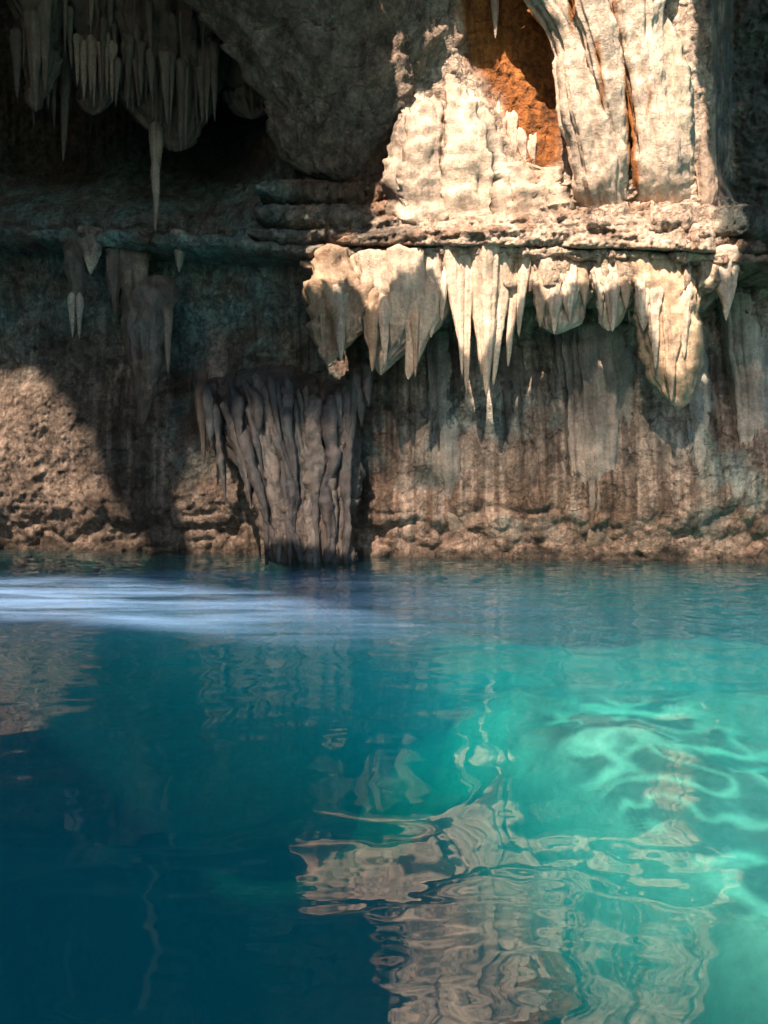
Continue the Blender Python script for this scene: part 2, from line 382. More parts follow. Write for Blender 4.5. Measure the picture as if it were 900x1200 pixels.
flow([(190, 590, 640), (225, 586, 662), (272, 584, 668)], [8.72, 8.66, 8.82], 'low pale flowstone apron directly below the orange slot', tint=((.48, .36, .27), .7), seed=45, thick=.17, rough=.10, flute=.4)
for q_, (u_, a_, b_, w_, ln_) in enumerate([(556, 98, 152, 9, 6), (569, 104, 165, 9, 8), (581, 112, 172, 8, 9), (594, 122, 182, 9, 10), (607, 134, 192, 8, 9), (620, 146, 196, 7, 6)]):
    tag(spike('flowstone_fold', u_, a_, b_, w_*1.35, 8.74, lean=ln_, tint=(CR, .8), seed=310+q_, mat=FLOW, rough=.06, flute=.4, root=.45, flare=1.1),
        'short cream fold in the row of folds on the lower lip of the orange slot', 'flowstone', 'short folds on the lip of the orange slot')
flow([(-80, 572, 588), (-20, 575, 586), (20, 577, 584), (45, 579, 582)], 8.5, 'thin pale ribbon hanging inside the dark top of the orange slot', thick=1, tint=(CR, .8), seed=33)
# ---- lobes and stalactites that hang under the ledge, left to right
G_HANG = 'stalactites hanging under the ledge'
def hang(rows, Y, label, name='stalactite', **k):
    k.setdefault('rough', .075); k.setdefault('flute', .36); k.setdefault('ffreq', 9); k.setdefault('thick', .42); k.setdefault('mat', FLOW)
    return tag(lobe(name, rows, Y, **k), label, 'stalactite', G_HANG)
hang([(290, 368, 436), (320, 362, 440), (355, 358, 440), (385, 364, 432), (405, 372, 408), (428, 380, 388)], [8.95]*6,
     'angular brown and cream lobe, first of the sunlit lobes under the ledge', seed=51, tint=((.42, .26, .16), .6), rough=.14, flute=.1)
hang([(290, 418, 528), (330, 420, 528), (365, 426, 522), (395, 432, 500), (420, 438, 465), (440, 443, 450)], [8.92]*6,
     'broad smooth cream lobe beside the angular brown one', seed=53, tint=((.52, .4, .3), .8), thick=.42, rough=.05)
hang([(330, 470, 520), (370, 472, 516), (400, 474, 498), (445, 475, 482)], [8.8]*4,
     'small thin drip that overlaps the right side of the broad cream lobe', seed=55, tint=((.5, .38, .28), .8), rough=.03)
# fluted curtain, a thing of several folds
cur = empty('fluted_curtain', W(575, 300, 8.75))
tag(cur, 'cream fluted curtain of long sunlit folds under the middle of the ledge', 'drapery')
inv = cur.location.copy()
def part_of(root, o):
    o.parent = root; o.matrix_parent_inverse.translation = -root.location
    return o
folds = [(528, 288, 400, 10, 9, -2), (545, 288, 458, 12, 2, 2), (560, 288, 440, 11, 4, 1), (572, 288, 464, 14, -2, 3), (590, 288, 452, 11, -12, 4), (603, 288, 430, 9, -8, 5), (616, 288, 395, 8, -8, 6), (536, 288, 440, 8, 6, 7), (581, 288, 420, 9, -4, 8), (627, 288, 360, 5, 2, 9)]
for (u, a, b_, w, ln, s) in folds:
    part_of(cur, spike('curtain_fold', u, a, b_, w, 8.78+.05*(s % 3), lean=ln, seed=60+s, tint=((.56, .44, .33), .85), mat=FLOW, rough=.03, flute=.2))
hang([(292, 622, 692), (330, 626, 690), (360, 628, 684), (380, 632, 674), (392, 640, 662)], [8.78]*5,
     'blunt rough cream lobe just right of the fluted curtain', seed=71, tint=((.5, .39, .3), .75), rough=.10)
hang([(292, 692, 748), (330, 696, 744), (365, 700, 734), (388, 706, 724)], [8.68]*4,
     'short rounded cream lobe, smaller than the cones on both its sides', seed=73, tint=((.55, .43, .32), .8))
hang([(292, 738, 804), (340, 740, 812), (390, 748, 818), (430, 760, 820), (460, 774, 814), (480, 788, 802)], [8.6, 8.6, 8.62, 8.65, 8.68, 8.7],
     'largest cone under the ledge, cream with an orange brown face', seed=75, tint=((.46, .31, .19), .7), rough=.07)
hang([(296, 796, 846), (320, 806, 842), (345, 812, 836), (362, 818, 832)], [8.75]*4,
     'dark brown stub between the largest cone and the pale pointed spike', seed=77, tint=((.22, .15, .11), .7))
hang([(286, 836, 864), (320, 838, 864), (350, 842, 860), (376, 848, 854)], [8.42]*4,
     'pale pointed spike near the right end of the ledge', seed=79, tint=((.5, .4, .32), .8), thick=.8)

# ---- pale drip columns down the lower wall
G_COL = 'pale drip columns down the lower wall'
def dcol(rows, label, seed, off=.03, tint=((.36, .315, .265), .6)):
    R = crisp(rows); Yr = [float(wall_depth(np.array([(r[1]+r[2])/2]), np.array([r[0]]))[0])+off+(.16 if r is rows[-1] else 0) for r in rows]
    return tag(lobe('drip_column', rows, Yr, thick=.33, flute=.55, ffreq=14, rough=.04, mat=FLOW, seed=seed, tint=tint, flow=.12), label, 'drip column', G_COL)
dcol([(385, 500, 530), (450, 504, 536), (540, 508, 540), (610, 518, 545), (654, 530, 548)], 'narrow pale drip column below the left edge of the fluted curtain', 81)
dcol([(400, 580, 612), (480, 590, 622), (560, 598, 626), (655, 606, 622)], 'dark narrow drip column below the right edge of the fluted curtain', 83, tint=((.13, .10, .08), .7))
dcol([(430, 614, 634), (500, 622, 642), (580, 630, 644), (656, 632, 642)], 'thin dark ridge reaching the water right beside the narrow dark column', 85, tint=((.12, .095, .08), .7))
dcol([(375, 655, 735), (450, 662, 740), (540, 668, 742), (610, 676, 738), (650, 672, 736)], 'widest pale drip column, below the blunt rough lobe', 87)
dcol([(350, 784, 820), (430, 800, 830), (520, 812, 838), (600, 820, 846), (652, 818, 848)], 'pale drip column that trails behind the largest cone', 89)
dcol([(310, 842, 900), (400, 856, 905), (500, 866, 900), (600, 868, 898), (655, 864, 900)], 'streaked grey drip column at the right edge below the pale spike', 91)

# ---- the draped column that reaches the water
drp = empty('draped_flowstone', W(350, 650, 9.1))
tag(drp, 'dark ribbed flowstone drapery standing in the water below the brown lobe', 'flowstone')
part_of(drp, lobe('backing_mass', [(425, 265, 420), (465, 252, 424), (530, 274, 420), (590, 304, 414), (640, 322, 412), (668, 328, 412)], [10.35, 9.80, 9.46, 9.3, 9.2, 9.15], thick=.26, rough=.10,
                  mat=FLOW, seed=101, tint=((.05, .045, .045), .75), flute=.3, ffreq=12))
DF = [(250, 465, 265, 592, 5), (262, 470, 290, 560, 6), (282, 500, 312, 612, 7), (295, 500, 326, 652, 8), (310, 495, 341, 660, 8), (325, 485, 350, 662, 8), (345, 470, 357, 664, 9),
      (367, 462, 368, 666, 13), (386, 462, 386, 662, 9), (396, 470, 410, 662, 8), (407, 455, 402, 530, 7), (300, 450, 303, 510, 8), (316, 452, 322, 515, 9), (335, 455, 340, 540, 7),
      (272, 452, 282, 525, 7), (378, 500, 378, 664, 6), (418, 430, 424, 500, 6), (430, 420, 432, 478, 6), (240, 450, 246, 520, 6)]
for i in range(26):
    q_ = random.random(); ua = 258+158*q_; va = 436+random.uniform(0, 75)*(.4+abs(q_-.5)); ln = random.uniform(40, 120)
    ub = ua+(1-q_)*ln*.30+random.uniform(-2, 3); DF.append((ua, va, ub, va+ln, random.uniform(3.5, 6.5)))
for i in range(9):
    ua = 318+11*i+random.uniform(-4, 4); DF.append((ua-12*(1-i/9), 540+random.uniform(-30, 40), ua, 664, random.uniform(4, 7)))
for i, (ua, va, ub, vb, w) in enumerate(DF):
    rows = [(va, ua-w*.7, ua+w*.7)]
    for q in (.15, .45, .75, 1):
        uu = ua+(ub-ua)*q; ww = w*(1.15-.55*q); rows.append((va+(vb-va)*q, uu-ww, uu+ww))
    if vb < 640: rows[-1] = (vb, ub-1.2, ub+1.2)
    part_of(drp, lobe('drapery_fold', rows, [9.50-.06*(i % 3)-(va-440)*.0010-.0011*q*(vb-va)-(.10 if q else 0) for q in (0, .15, .45, .75, 1)], thick=.95, flute=.45, rough=.10, mat=FLOW, seed=110+i,
                      tint=((.12, .108, .10) if i % 3 == 1 else (.045, .048, .054), .85), wobble=1.1, ffreq=6, step=2.5))

# ---- stalactites on the dim left side
G_LEFT = 'stalactites on the dim left side'
def st(u, a, b_, w, Y, label, lean=0, col=(.2, .14, .1), tip=None, seed=1, **k):
    return tag(spike('stalactite', u, a, b_, w, Y, lean=lean, tint=(col, .75), seed=seed, tipcol=tip, **k), label, 'stalactite', G_LEFT)
PALE = (.5, .4, .31)
st(174, 330, 498, 26, 9.30, 'largest dark cone on the left, wide at the top with a sharp tip', lean=-8, seed=131, col=(.12, .085, .065), rough=.08, root=.45, flare=1.1)
st(195, 345, 440, 7, 9.3, 'slim brown stalactite pressed against the right side of the dark cone', lean=2, seed=132, root=.4)
st(104, 273, 322, 14, 9.42, 'stubby pale tipped stalactite hanging from the left ledge', lean=2, seed=133, col=(.3, .23, .18), tip=PALE, tipfrac=.55, rough=.09, root=.2)
st(88, 282, 372, 14, 9.3, 'dark stump with twin pale tips below it', seed=134, col=(.09, .065, .05), root=.3, rough=.08)
st(84, 350, 396, 4.5, 9.25, 'left one of twin pale tips under the dark stump', seed=135, col=PALE, lean=1, flare=1)
st(93, 350, 399, 4.5, 9.25, 'right one of twin pale tips under the dark stump', seed=136, col=PALE, flare=1)
st(210, 276, 319, 9, 9.40, 'pale sharp stalactite just below the left ledge, right of the long pale rod', seed=137, col=(.42, .33, .25), root=.2)
st(184, 150, 272, 7, 9.55, 'straight pale rod reaching from the dim fringe to the ledge', seed=139, col=(.36, .27, .2), lean=-2, flare=1)
st(152, 290, 408, 12, 9.4, 'brown stalactite just above left of the large dark cone', seed=140, lean=2, root=.4)
st(135, 275, 372, 11, 9.45, 'dim brown stalactite above the painted shadow band', seed=141, col=(.13, .1, .08), root=.4)
st(162, 298, 382, 9, 9.35, 'short brown stalactite touching the top of the large dark cone', seed=142, col=(.24, .16, .11), root=.35)
for i in range(46):
    u = random.uniform(-15, 330); a_ = random.uniform(-10, 90)*(1-.3*u/330); ln = random.uniform(25, 85)
    st(u, a_, a_+ln, random.uniform(1.8, 4.2), 9.0+random.uniform(0, .5)+.0006*u, 'thin dark drip among the rock curtains of the recess', seed=500+i, col=(.15, .105, .08) if i % 4 else (.28, .2, .145), lean=random.uniform(-3, 3))['group'] = 'thin dark drips of the recess'
G_DRAPE = 'fluted rock curtains in the dark recess'
for rows_, y_, lab_, sd_ in (([(-80, 10, 72), (20, 16, 70), (80, 26, 62), (130, 34, 50)], 9.2, 'brown fluted rock curtain nearest the left edge at the top', 301),
                             ([(-80, 66, 140), (30, 78, 136), (75, 86, 132), (112, 92, 128), (135, 100, 116)], 9.5, 'brown fluted rock curtain behind the tight fringe', 302),
                             ([(-80, 120, 262), (40, 132, 258), (95, 140, 250), (130, 165, 242), (160, 185, 228), (178, 196, 214)], 9.65, 'widest brown fluted rock curtain, behind the long fringe', 303),
                             ([(-80, 240, 330), (40, 246, 330), (90, 258, 322), (140, 280, 312)], 9.8, 'dim rock curtain half hidden by the smooth overhang', 304)):
    tag(lobe('rock_curtain', rows_, y_, thick=.4, flute=.55, ffreq=13, rough=.10, mat=FLOW, seed=sd_, tint=((.10, .072, .056), .85), sq=2.5), lab_, 'rock curtain', G_DRAPE)
st(40, 20, 132, 9, 8.95, 'long brown stalactite nearest the left edge at the top', seed=143, lean=2, flare=1)
st(53, 0, 108, 8, 8.95, 'second long brown stalactite from the left edge at the top', seed=144, flare=1)
st(20, 40, 116, 7, 9.15, 'thin dim stalactite at the very left, behind the long brown pair', seed=145, col=(.12, .09, .07), flare=1)
st(78, 60, 190, 7, 9.5, 'dim slim stalactite hanging lower than the long brown pair', seed=146, col=(.12, .09, .07), lean=-4, flare=1)
st(235, 440, 545, 7, 9.5, 'slim dark stalactite left of the ribbed drapery', seed=147, lean=4, col=(.10, .075, .06), root=.3, flare=1)
for i in range(7):
    st(92+6.4*i+random.uniform(-1.5, 1.5), 50+random.uniform(-8, 8), 105+random.uniform(0, 34)-abs(i-3)*4, random.uniform(3, 5), 9.22, 'small brown stalactite in the tight fringe high on the left', seed=150+i, col=(.3, .2, .14))['group'] = 'tight fringe of small stalactites'
for i in range(24):
    u = 136+5.2*i+random.uniform(-2, 2)
    b_ = 122+46*math.exp(-((u-205)/32)**2)+random.uniform(-22, 16)
    st(u, 66+random.uniform(-22, 22), b_, random.uniform(2.8, 6.0), 9.32+random.uniform(-.12, .12), 'small dim stalactite in the long fringe under the recess roof', seed=170+i, col=(.15, .108, .082), lean=random.uniform(-3, 3))['group'] = 'long fringe of dim stalactites'
# drips that run down over the big lobes
for i, (u, a_, b_, w, y) in enumerate([(378, 300, 402, 8, 8.78), (396, 305, 424, 9, 8.72), (418, 300, 380, 8, 8.76), (436, 300, 436, 10, 8.72), (452, 305, 428, 9, 8.68), (468, 300, 404, 9, 8.70), (488, 300, 442, 7, 8.66), (505, 300, 396, 9, 8.70), (519, 300, 376, 8, 8.70),
        (634, 300, 384, 9, 8.62), (650, 304, 392, 10, 8.58), (667, 300, 378, 10, 8.56), (682, 300, 358, 8, 8.58), (702, 300, 372, 9, 8.52), (717, 304, 389, 9, 8.46), (733, 300, 362, 8, 8.48), (752, 300, 388, 10, 8.42), (768, 310, 432, 10, 8.40), (786, 320, 470, 11, 8.42), (803, 310, 420, 9, 8.42)]):
    tag(spike('stalactite', u, a_, b_, w*1.1, y+.07, lean=random.uniform(-2, 4), tint=((.54, .42, .32) if i % 3 else (.42, .28, .18), .75), seed=450+i, mat=FLOW, rough=.08, flute=.4, root=.3, flare=1.5, thick=.7),
        'cream drapery fold run down over one of the big lobes under the ledge', 'stalactite', 'folds over the big lobes')
# smaller drips between the big lobes
for i in range(34):
    u = 372+14.6*i+random.uniform(-7, 7); a_ = ledge_v(u)+8+random.uniform(0, 26); ln = random.choice([random.uniform(14, 30), random.uniform(25, 62)])
    tag(spike('stalactite', u, a_, a_+ln, random.uniform(2.2, 5.5), 8.98-.30*(u-450)/450+random.uniform(-.12, .10), lean=random.uniform(-3, 3), tint=((.5, .38, .28), .7), seed=400+i, mat=FLOW, rough=.05, root=.25, flare=1.4),
        'small cream drip among the big lobes under the ledge', 'stalactite', 'small drips under the sunlit ledge')

# ------------------------------------------------------------------ pool bed and water
def bed_z(X, Y):
    deep = sm(-.35, 1.15, X+.10*(Y-4)+.4*perlin(X*.5, Y*.5, 0, 8))
    return -(4.6-3.6*deep)+.5*box(X+.3*perlin(X, Y, 0, 9), Y, .5, 9, 2.2, 6.4, .6, 1.0)+.14*fbm(X*.8, Y*.8, 0*X, 4, 61)+.05*fbm(X*4, Y*4, 0*X, 3, 62)
bx = np.arange(-24, 24.01, .15); by = np.arange(-30, 13.01, .15)
BX, BY = np.meshgrid(bx, by); BZ = bed_z(BX.ravel(), BY.ravel())
c = np.tile(np.array([.50, .46, .38]), (BX.size, 1))*(1+.35*fbm(BX.ravel()*1.2, BY.ravel()*1.2, 0*BX.ravel(), 4, 66))[:, None]
BEDM = rock_material('pool_bed_silt', .12, .9, 1.0, .25)
bed = mesh_from('pool_bed', np.stack([BX.ravel(), BY.ravel(), BZ], 1), grid_quads(len(by), len(bx)), np.clip(c, .05, .8), BEDM)
tag(bed, 'pale silty bed of the pool seen through the water', 'pool bed', kind='structure')

def water_h(X, Y):
    d = np.clip(Y, .5, 14)
    wx = .35*fbm(X*.8, Y*.8, 0*X, 3, 71); wy = .35*fbm(X*.8, Y*.8, 0*X+5, 3, 72)
    big = perlin((X+wx)*.95, (Y+wy)*1.25, .3, 73)+.34*perlin((X+wx)*2.1, (Y+wy)*2.9, .3, 74)
    sml = perlin((X+.3*wx)*4.5, (Y+.3*wy)*8.5, .3, 75)+.5*perlin(X*9, Y*19, .3, 76)
    near = 1-sm(4, 7.5, d)
    big = big+.16*perlin((X+.6*wx)*3.6, (Y+.6*wy)*5.5, .3, 70)*(.5+.5*sm(-.5, .5, perlin(X*.5, Y*.5, 0, 69)))
    return .0165*big*(.40+.60*near)+.0055*sml*(.17+1.25*sm(3.0, 8, d))
yl = np.concatenate([np.linspace(-40, .2, 40), .9*np.exp(np.linspace(math.log(.5), math.log(13/.9), 620))])
tl = np.concatenate([np.linspace(-26, -1.0, 30), np.linspace(-.98, .98, 480), np.linspace(1.0, 26, 30)])
TT, YY = np.meshgrid(tl, yl)
XX = np.where(np.abs(TT) <= 1, TT*(np.maximum(YY, .2)*.62+.8), np.sign(TT)*((np.maximum(YY, .2)*.62+.8)+(np.abs(TT)-1)))
nx = len(tl); ny = len(yl)
ZZ = water_h(XX.ravel(), YY.ravel())
Vt = np.stack([XX.ravel(), YY.ravel(), ZZ], 1)
rim = np.concatenate([np.arange(nx), np.arange(1, ny)*nx+nx-1, (ny-1)*nx+np.arange(nx-2, -1, -1), np.arange(ny-2, 0, -1)*nx])
Vb = Vt[rim].copy(); Vb[:, 2] = -8
nb = len(rim); k0 = len(Vt); ar = np.arange(nb); a2 = (ar+1) % nb
side = np.stack([rim[ar], ar+k0, a2+k0, rim[a2]], 1)
q = grid_quads(ny, nx)
wat = mesh_from('water', np.concatenate([Vt, Vb]), np.concatenate([q, side]), None, None)
# bottom cap
import bmesh
bm = bmesh.new(); bm.from_mesh(wat.data); bm.verts.ensure_lookup_table()
bm.faces.new([bm.verts[k0+i] for i in range(nb)][::-1]); bm.normal_update(); bmesh.ops.recalc_face_normals(bm, faces=bm.faces[:])
for f in bm.faces:
    f.smooth = f.calc_center_median().z > -.5 and abs(f.normal.z) > .5
bm.to_mesh(wat.data); bm.free()
m, nt, N, L = new_mat('pool_water')
out = N.new('ShaderNodeOutputMaterial')
lw = N.new('ShaderNodeLayerWeight'); lw.inputs['Blend'].default_value = .5
pw = N.new('ShaderNodeMath'); pw.operation = 'POWER'; pw.inputs[1].default_value = 4.6; L.new(lw.outputs['Facing'], pw.inputs[0])
fr = N.new('ShaderNodeMapRange'); fr.inputs[3].default_value = .15; fr.inputs[4].default_value = .85; L.new(pw.outputs[0], fr.inputs[0])
gl = N.new('ShaderNodeBsdfGlossy'); gl.inputs['Roughness'].default_value = .0
rf = N.new('ShaderNodeBsdfRefraction'); rf.inputs['Roughness'].default_value = 0; rf.inputs['IOR'].default_value = 1.33
tr = N.new('ShaderNodeBsdfTransparent')
mx = N.new('ShaderNodeMixShader'); mx.inputs[0].default_value = .93
L.new(rf.outputs[0], mx.inputs[1]); L.new(tr.outputs[0], mx.inputs[2])
m2 = N.new('ShaderNodeMixShader'); L.new(fr.outputs[0], m2.inputs[0]); L.new(mx.outputs[0], m2.inputs[1]); L.new(gl.outputs[0], m2.inputs[2])
# dust film on the surface, far left; its blue colour paints in the streak of light
g = N.new('ShaderNodeNewGeometry'); mp = N.new('ShaderNodeMapping'); mp.inputs['Scale'].default_value = (.35, 2.2, 1); mp.inputs['Rotation'].default_value = (0, 0, .12)
L.new(g.outputs['Position'], mp.inputs[0])
nz = N.new('ShaderNodeTexNoise'); nz.inputs['Scale'].default_value = 1.6; nz.inputs['Detail'].default_value = 4; nz.inputs['Distortion'].default_value = .8; L.new(mp.outputs[0], nz.inputs['Vector'])
r1 = N.new('ShaderNodeMapRange'); r1.inputs[1].default_value = .32; r1.inputs[2].default_value = .72; r1.inputs[3].default_value = .06; r1.inputs[4].default_value = .56; L.new(nz.outputs[0], r1.inputs[0])
sx = N.new('ShaderNodeSeparateXYZ'); L.new(g.outputs['Position'], sx.inputs[0])
r2 = N.new('ShaderNodeMapRange'); r2.interpolation_type = 'SMOOTHSTEP'; r2.inputs[1].default_value = -2.4; r2.inputs[2].default_value = 1.9; r2.inputs[3].default_value = 1; r2.inputs[4].default_value = .04; L.new(sx.outputs[0], r2.inputs[0])
fm = N.new('ShaderNodeMath'); fm.operation = 'MULTIPLY'; L.new(r1.outputs[0], fm.inputs[0]); L.new(r2.outputs[0], fm.inputs[1])
r3 = N.new('ShaderNodeMapRange'); r3.interpolation_type = 'SMOOTHSTEP'; r3.inputs[1].default_value = 4.5; r3.inputs[2].default_value = 6.1; L.new(sx.outputs[1], r3.inputs[0])
r4 = N.new('ShaderNodeMapRange'); r4.interpolation_type = 'SMOOTHSTEP'; r4.inputs[1].default_value = 7.7; r4.inputs[2].default_value = 8.7; r4.inputs[3].default_value = 1; r4.inputs[4].default_value = 0; L.new(sx.outputs[1], r4.inputs[0])
f4 = N.new('ShaderNodeMath'); f4.operation = 'MULTIPLY'; L.new(fm.outputs[0], f4.inputs[0]); L.new(r4.outputs[0], f4.inputs[1]); fm = f4
f2 = N.new('ShaderNodeMath'); f2.operation = 'MULTIPLY'; L.new(fm.outputs[0], f2.inputs[0]); L.new(r3.outputs[0], f2.inputs[1]); fm = f2
df = N.new('ShaderNodeBsdfDiffuse'); df.inputs[0].default_value = (.32, .57, 1.0, 1)
m3 = N.new('ShaderNodeMixShader'); L.new(fm.outputs[0], m3.inputs[0]); L.new(m2.outputs[0], m3.inputs[1]); L.new(df.outputs[0], m3.inputs[2])
L.new(m3.outputs[0], out.inputs[0])
va = N.new('ShaderNodeVolumeAbsorption'); va.inputs['Color'].default_value = (0.0, .885, .897, 1); va.inputs['Density'].default_value = 1.05
vs_ = N.new('ShaderNodeVolumeScatter'); vs_.inputs['Color'].default_value = (.08, .66, 1, 1); vs_.inputs['Density'].default_value = .12
vs_.inputs['Anisotropy'].default_value = -.3
ad = N.new('ShaderNodeAddShader'); L.new(va.outputs[0], ad.inputs[0]); L.new(vs_.outputs[0], ad.inputs[1]); L.new(ad.outputs[0], out.inputs['Volume'])
m.cycles.homogeneous_volume = True
wat.data.materials.clear(); wat.data.materials.append(m)
tag(wat, 'clear turquoise pool water with slow ripples', 'water', kind='structure')

# ------------------------------------------------------------------ sun, unseen roof and net sheets shaped to mask it, side walls
SUN = np.array([-.33, -.78, .86]); SUN = SUN/np.linalg.norm(SUN)
LIT = [(478, 85), (497, 125), (520, 60), (540, 60), (556, 90), (585, 80), (592, 40), (604, 0), (618, -80), (800, -80), (815, 60), (838, 215), (872, 250), (872, 300), (864, 345), (852, 372),
       (840, 335), (826, 318), (820, 380), (806, 462), (782, 462), (752, 378), (735, 345), (724, 378), (706, 378), (694, 335), (672, 375), (644, 380), (625, 335), (604, 405), (590, 425), (574, 448), (548, 438), (530, 390), (520, 350),
       (500, 372), (455, 420), (430, 385), (405, 400), (384, 405), (362, 370), (368, 325), (405, 306), (436, 292), (443, 232), (462, 200), (474, 150)]
BEAM = [(-120, 678), (120, 680), (330, 700), (480, 722), (640, 762), (780, 800), (920, 890), (1000, 1010), (900, 1040), (800, 960), (700, 900), (650, 850), (560, 805), (400, 768), (250, 744), (100, 727), (-120, 722)]
ROOF = 9.0
VEIN = [(610, 752), (690, 740), (790, 748), (850, 782), (985, 822), (985, 1030), (870, 980), (790, 908), (710, 874), (640, 824)]
def sun_share(x0, y0):
    """share of the sun that the unseen roof mask lets through above each point of it"""
    t = np.full(x0.shape, 4.0)
    for k in range(8):                                              # follow the sunbeam from the roof mask to the wall
        X = x0-SUN[0]*t; Y = y0-SUN[1]*t; Z = ROOF-SUN[2]*t
        u, v = UV(X, np.maximum(Y, .5), Z)
        D = wall_depth(u, np.clip(v, -300, 660))-.62*(v > 292)
        t = .5*t+.5*(y0-D)/SUN[1]
    X = x0-SUN[0]*t; Y = y0-SUN[1]*t; Z = ROOF-SUN[2]*t
    u, v = UV(X, np.maximum(Y, .5), Z)
    n1 = fbm(x0*2.2, y0*2.2, 0*x0, 3, 95); j = 9*n1
    wallhit = (Z > 0) & (Y > .5)
    ve = 1-np.abs(perlin(u*.011+.5*n1, v*.008, 0, 99))*4.5
    ve = np.maximum(ve, 1-np.abs(perlin(u*.02, v*.012+.4*n1, 3, 93))*5)
    tau = np.where(inpoly(u+j, v+j, LIT), .8+.2*np.clip(ve, 0, 1), 0)
    soft = polymask(u+3*j, v+3*j, [(-90, 392), (15, 398), (70, 462), (98, 540), (150, 660), (-90, 660)], 12)*.42
    soft = np.maximum(soft, polymask(u+3*j, v+2*j, [(168, 680), (176, 560), (182, 480), (205, 440), (232, 462), (262, 500), (420, 480), (440, 400), (470, 330), (1000, 330), (1000, 680)], 16)*(.05+.38*sm(390, 590, v+3*j)))
    tau = np.where(wallhit, np.maximum(tau, soft), 0)
    t2 = ROOF/SUN[2]; X2 = x0-SUN[0]*t2; Y2 = y0-SUN[1]*t2
    u2, v2 = UV(X2, np.maximum(Y2, .4), 0*X2)
    w = .5*fbm(X2*1.2, Y2*1.2, 0*X2, 3, 94)
    vein = np.clip(1-np.abs(perlin((X2+1.3*w)*1.7, (Y2+1.3*w)*1.9, 0, 92))*4.5, 0, 1)**1.3
    beam = polymask(u2+2*j, v2+.5*j, BEAM, 10)*(.6+.08*sm(250, 480, u2)-.35*sm(540, 680, u2))
    inv = polymask(u2+2*j, v2+j, VEIN, 25)
    tw = np.maximum(beam*(1-inv), inv)
    tw = np.maximum(tw, (.46*sm(300, 620, u2+2*j-.62*np.clip(v2-770, 0, 350)+.15*(v2-800)*(v2 < 800)))*sm(650, 690, v2)*(1-sm(930, 1130, v2)*.7))
    tau = np.where(~wallhit & (Y2 > .7), tw, tau)
    return tau
s = .036
rx = np.concatenate([np.arange(-24, -14.4, .8), np.arange(-14.4, 4.6, s)])
ry = np.concatenate([np.arange(-12, -9.6, .4), np.arange(-9.6, 8, s), np.arange(8, 16, .8)])
RX, RY = np.meshgrid(rx, ry)
def roof_z(x, y): return ROOF+.12*perlin(x*.6, y*.6, 0*x, 97)
RZ = roof_z(RX, RY)
q = grid_quads(len(ry), len(rx))
cx_ = RX.ravel()[q].mean(1); cy_ = RY.ravel()[q].mean(1)
fine = (cx_ > -14.4) & (cy_ > -9.6) & (cy_ < 8)
share = np.zeros(len(q)); share[fine] = sun_share(cx_[fine], cy_[fine])
whole = share < .01
part = (~whole) & (share < .985)                                     # halftone gaps that dim the sun: each piece shrinks by its share of gaps
h = .5*s*np.sqrt(1-share[part])
px = cx_[part][:, None]+h[:, None]*np.array([-1, 1, 1, -1]); py = cy_[part][:, None]+h[:, None]*np.array([-1, -1, 1, 1])
Pp = np.stack([px.ravel(), py.ravel(), roof_z(px.ravel(), py.ravel())], 1)
Vr = np.concatenate([np.stack([RX.ravel(), RY.ravel(), RZ.ravel()], 1), Pp])
Qr = np.concatenate([q[whole], RX.size+np.arange(len(Pp)).reshape(-1, 4)])
roof = mesh_from('cave_roof_mask', Vr, Qr, np.tile(BROWN, (len(Vr), 1)), ROCK)  # unseen sheet, shaped to mask the sun
tag(roof, 'unseen cave roof sheet with gaps shaped to place the sunlight', 'roof light mask', kind='structure')
# unseen perforated sheet added over the viewer; its gaps draw the caustic net on the water
SZ = 3.6
def net_share(x0, y0):
    t2 = SZ/SUN[2]; X = x0-SUN[0]*t2; Y = y0-SUN[1]*t2
    wx = .34*fbm(X*1.5, Y*1.5, 0*X, 3, 94); wy = .34*fbm(X*1.5, Y*1.5, 0*X+7, 3, 96)
    a = np.abs(perlin((X+wx)*1.15, (Y+wy)*1.25, 0, 92)); b2 = np.abs(perlin((X+1.3*wx)*2.1, (Y+1.3*wy)*2.4, 4, 90))
    ve = np.maximum(np.clip(1.2-a*10, 0, 1), .85*np.clip(1.2-b2*12, 0, 1))
    u, v = UV(X, np.maximum(Y, .5), 0*X)
    inv = polymask(u+18*perlin(X*2, Y*2, 0, 88), v+14*perlin(X*2, Y*2, 5, 88), VEIN, 16)
    return np.where(Y > .6, np.clip(1-inv*(1-(.26+.74*ve)), 0, 1), 0)
s2 = .016
nx0, ny0 = np.arange(-1.6, 3.0, s2), np.arange(-2.2, 3.0, s2)
GX, GY = np.meshgrid(nx0, ny0); gx, gy = GX.ravel(), GY.ravel()
# only where the added sheet shades the net of light; it ends where the bright water begins
tt = SZ/SUN[2]; uu, vv_ = UV(gx-SUN[0]*tt, np.maximum(gy-SUN[1]*tt, .5), 0*gx)
rim_ = polydist(uu+22*perlin(gx*3, gy*3, 0, 89), vv_+12*perlin(gx*3, gy*3, 2, 89), [(a_+(a_-800)*.12, b_+(b_-890)*.12) for a_, b_ in VEIN]) > 0
gx, gy = gx[rim_], gy[rim_]; sh = net_share(gx, gy); k_ = sh < .97; gx, gy, sh = gx[k_], gy[k_], sh[k_]
hh = .5*s2*np.sqrt(1-sh)
def gobo_z(x, y): return SZ+.02*perlin(x*2, y*2, 0*x, 86)
px = (gx[:, None]+hh[:, None]*np.array([-1, 1, 1, -1])).ravel(); py = (gy[:, None]+hh[:, None]*np.array([-1, -1, 1, 1])).ravel()
o = mesh_from('caustic_gobo_sheet', np.stack([px, py, gobo_z(px, py)], 1), np.arange(len(px)).reshape(-1, 4), np.tile(BROWN, (len(px), 1)), ROCK, smooth=False)
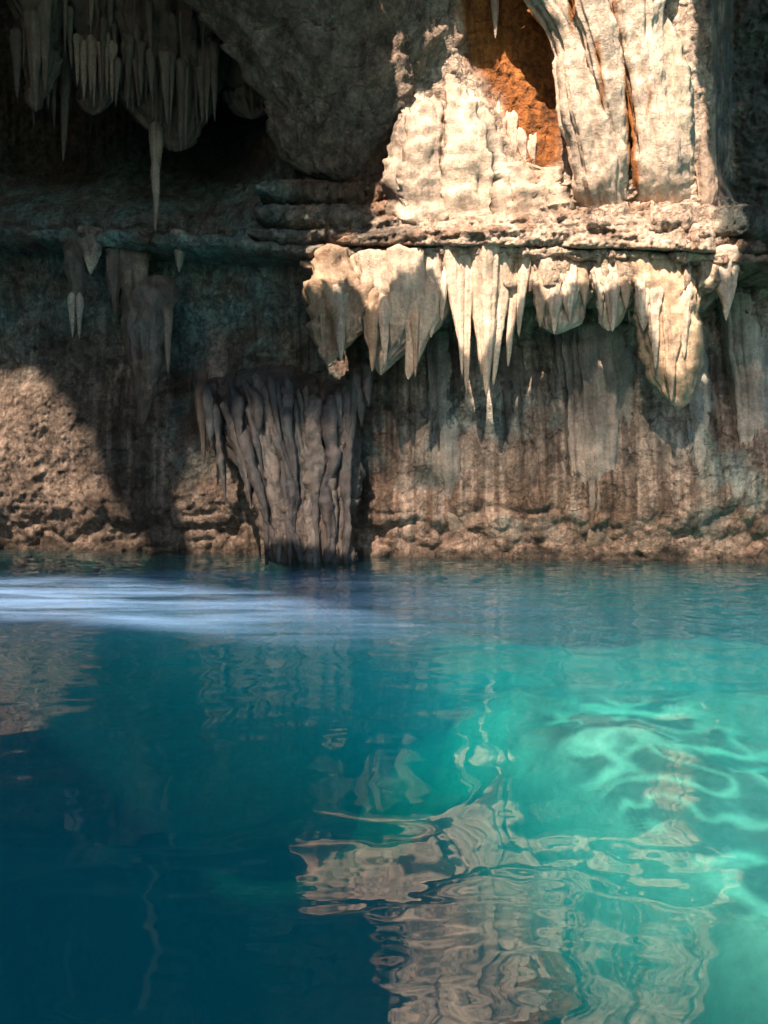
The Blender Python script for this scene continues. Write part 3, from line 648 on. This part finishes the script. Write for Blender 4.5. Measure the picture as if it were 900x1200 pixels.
tag(o, 'unseen perforated sheet added above the viewer to cast the net of light', 'light mask', kind='structure')
for sx, nm in ((-1, 'left'),):
    gy = np.arange(-12, 16, .4); gz = np.arange(-7, 9.5, .4); GY, GZ = np.meshgrid(gy, gz)
    gx = sx*(12.5+.8*fbm(GY*.3, GZ*.3, 0*GY+sx, 4, 98))
    P = np.stack([gx.ravel(), GY.ravel(), GZ.ravel()], 1)
    o = mesh_from('cave_side_wall', P, grid_quads(len(gz), len(gy)), np.tile(BROWN, (len(P), 1)), ROCK)
    tag(o, f'brown rock wall closing the {nm} side of the cave', 'cave wall', kind='structure')

# ------------------------------------------------------------------ light
world = bpy.data.worlds.new('World'); SC.world = world; world.use_nodes = True
wn = world.node_tree.nodes; wl = world.node_tree.links
sky = wn.new('ShaderNodeTexSky'); sky.sky_type = 'NISHITA'; sky.sun_disc = False
el = math.asin(SUN[2]); az = math.atan2(SUN[0], SUN[1])
sky.sun_elevation = el; sky.sun_rotation = az
bg = wn['Background']; bg.inputs[1].default_value = .055
wl.new(sky.outputs[0], bg.inputs[0])
sl = bpy.data.lights.new('sun', 'SUN'); sl.energy = 4.9; sl.angle = math.radians(.36); sl.color = (1, .81, .645)
so = bpy.data.objects.new('sun', sl); COL.objects.link(so)
from mathutils import Vector
so.rotation_euler = Vector(SUN).to_track_quat('Z', 'Y').to_euler(); so.location = (-8, -14, 20)
try:
    pass
except Exception as e: print('caustics', e)

# ------------------------------------------------------------------ camera and render settings
cam = bpy.data.cameras.new('camera'); co = bpy.data.objects.new('camera', cam); COL.objects.link(co)
co.location = (0, 0, CAM_H); co.rotation_euler = (math.radians(90), 0, 0)
cam.sensor_fit = 'VERTICAL'; cam.sensor_height = 24.0; cam.lens = 24.0*F/1200
cam.shift_y = -(600-HZ)/1200.0
cam.clip_end = 500; cam.clip_start = .05
SC.camera = co
vs2 = SC.view_settings; vs2.view_transform = 'Standard'; vs2.look = 'None'; vs2.exposure = 1.85; vs2.gamma = 1.0; vs2.use_curve_mapping = False
cy = SC.cycles
cy.use_denoising = True; cy.denoiser = 'OPENIMAGEDENOISE'
cy.max_bounces = 8; cy.diffuse_bounces = 4; cy.glossy_bounces = 4; cy.transmission_bounces = 6; cy.volume_bounces = 3; cy.transparent_max_bounces = 8
cy.caustics_reflective = False; cy.caustics_refractive = True; cy.blur_glossy = .5
cy.use_adaptive_sampling = True; cy.adaptive_threshold = .02
cy.sample_clamp_indirect = 4.0
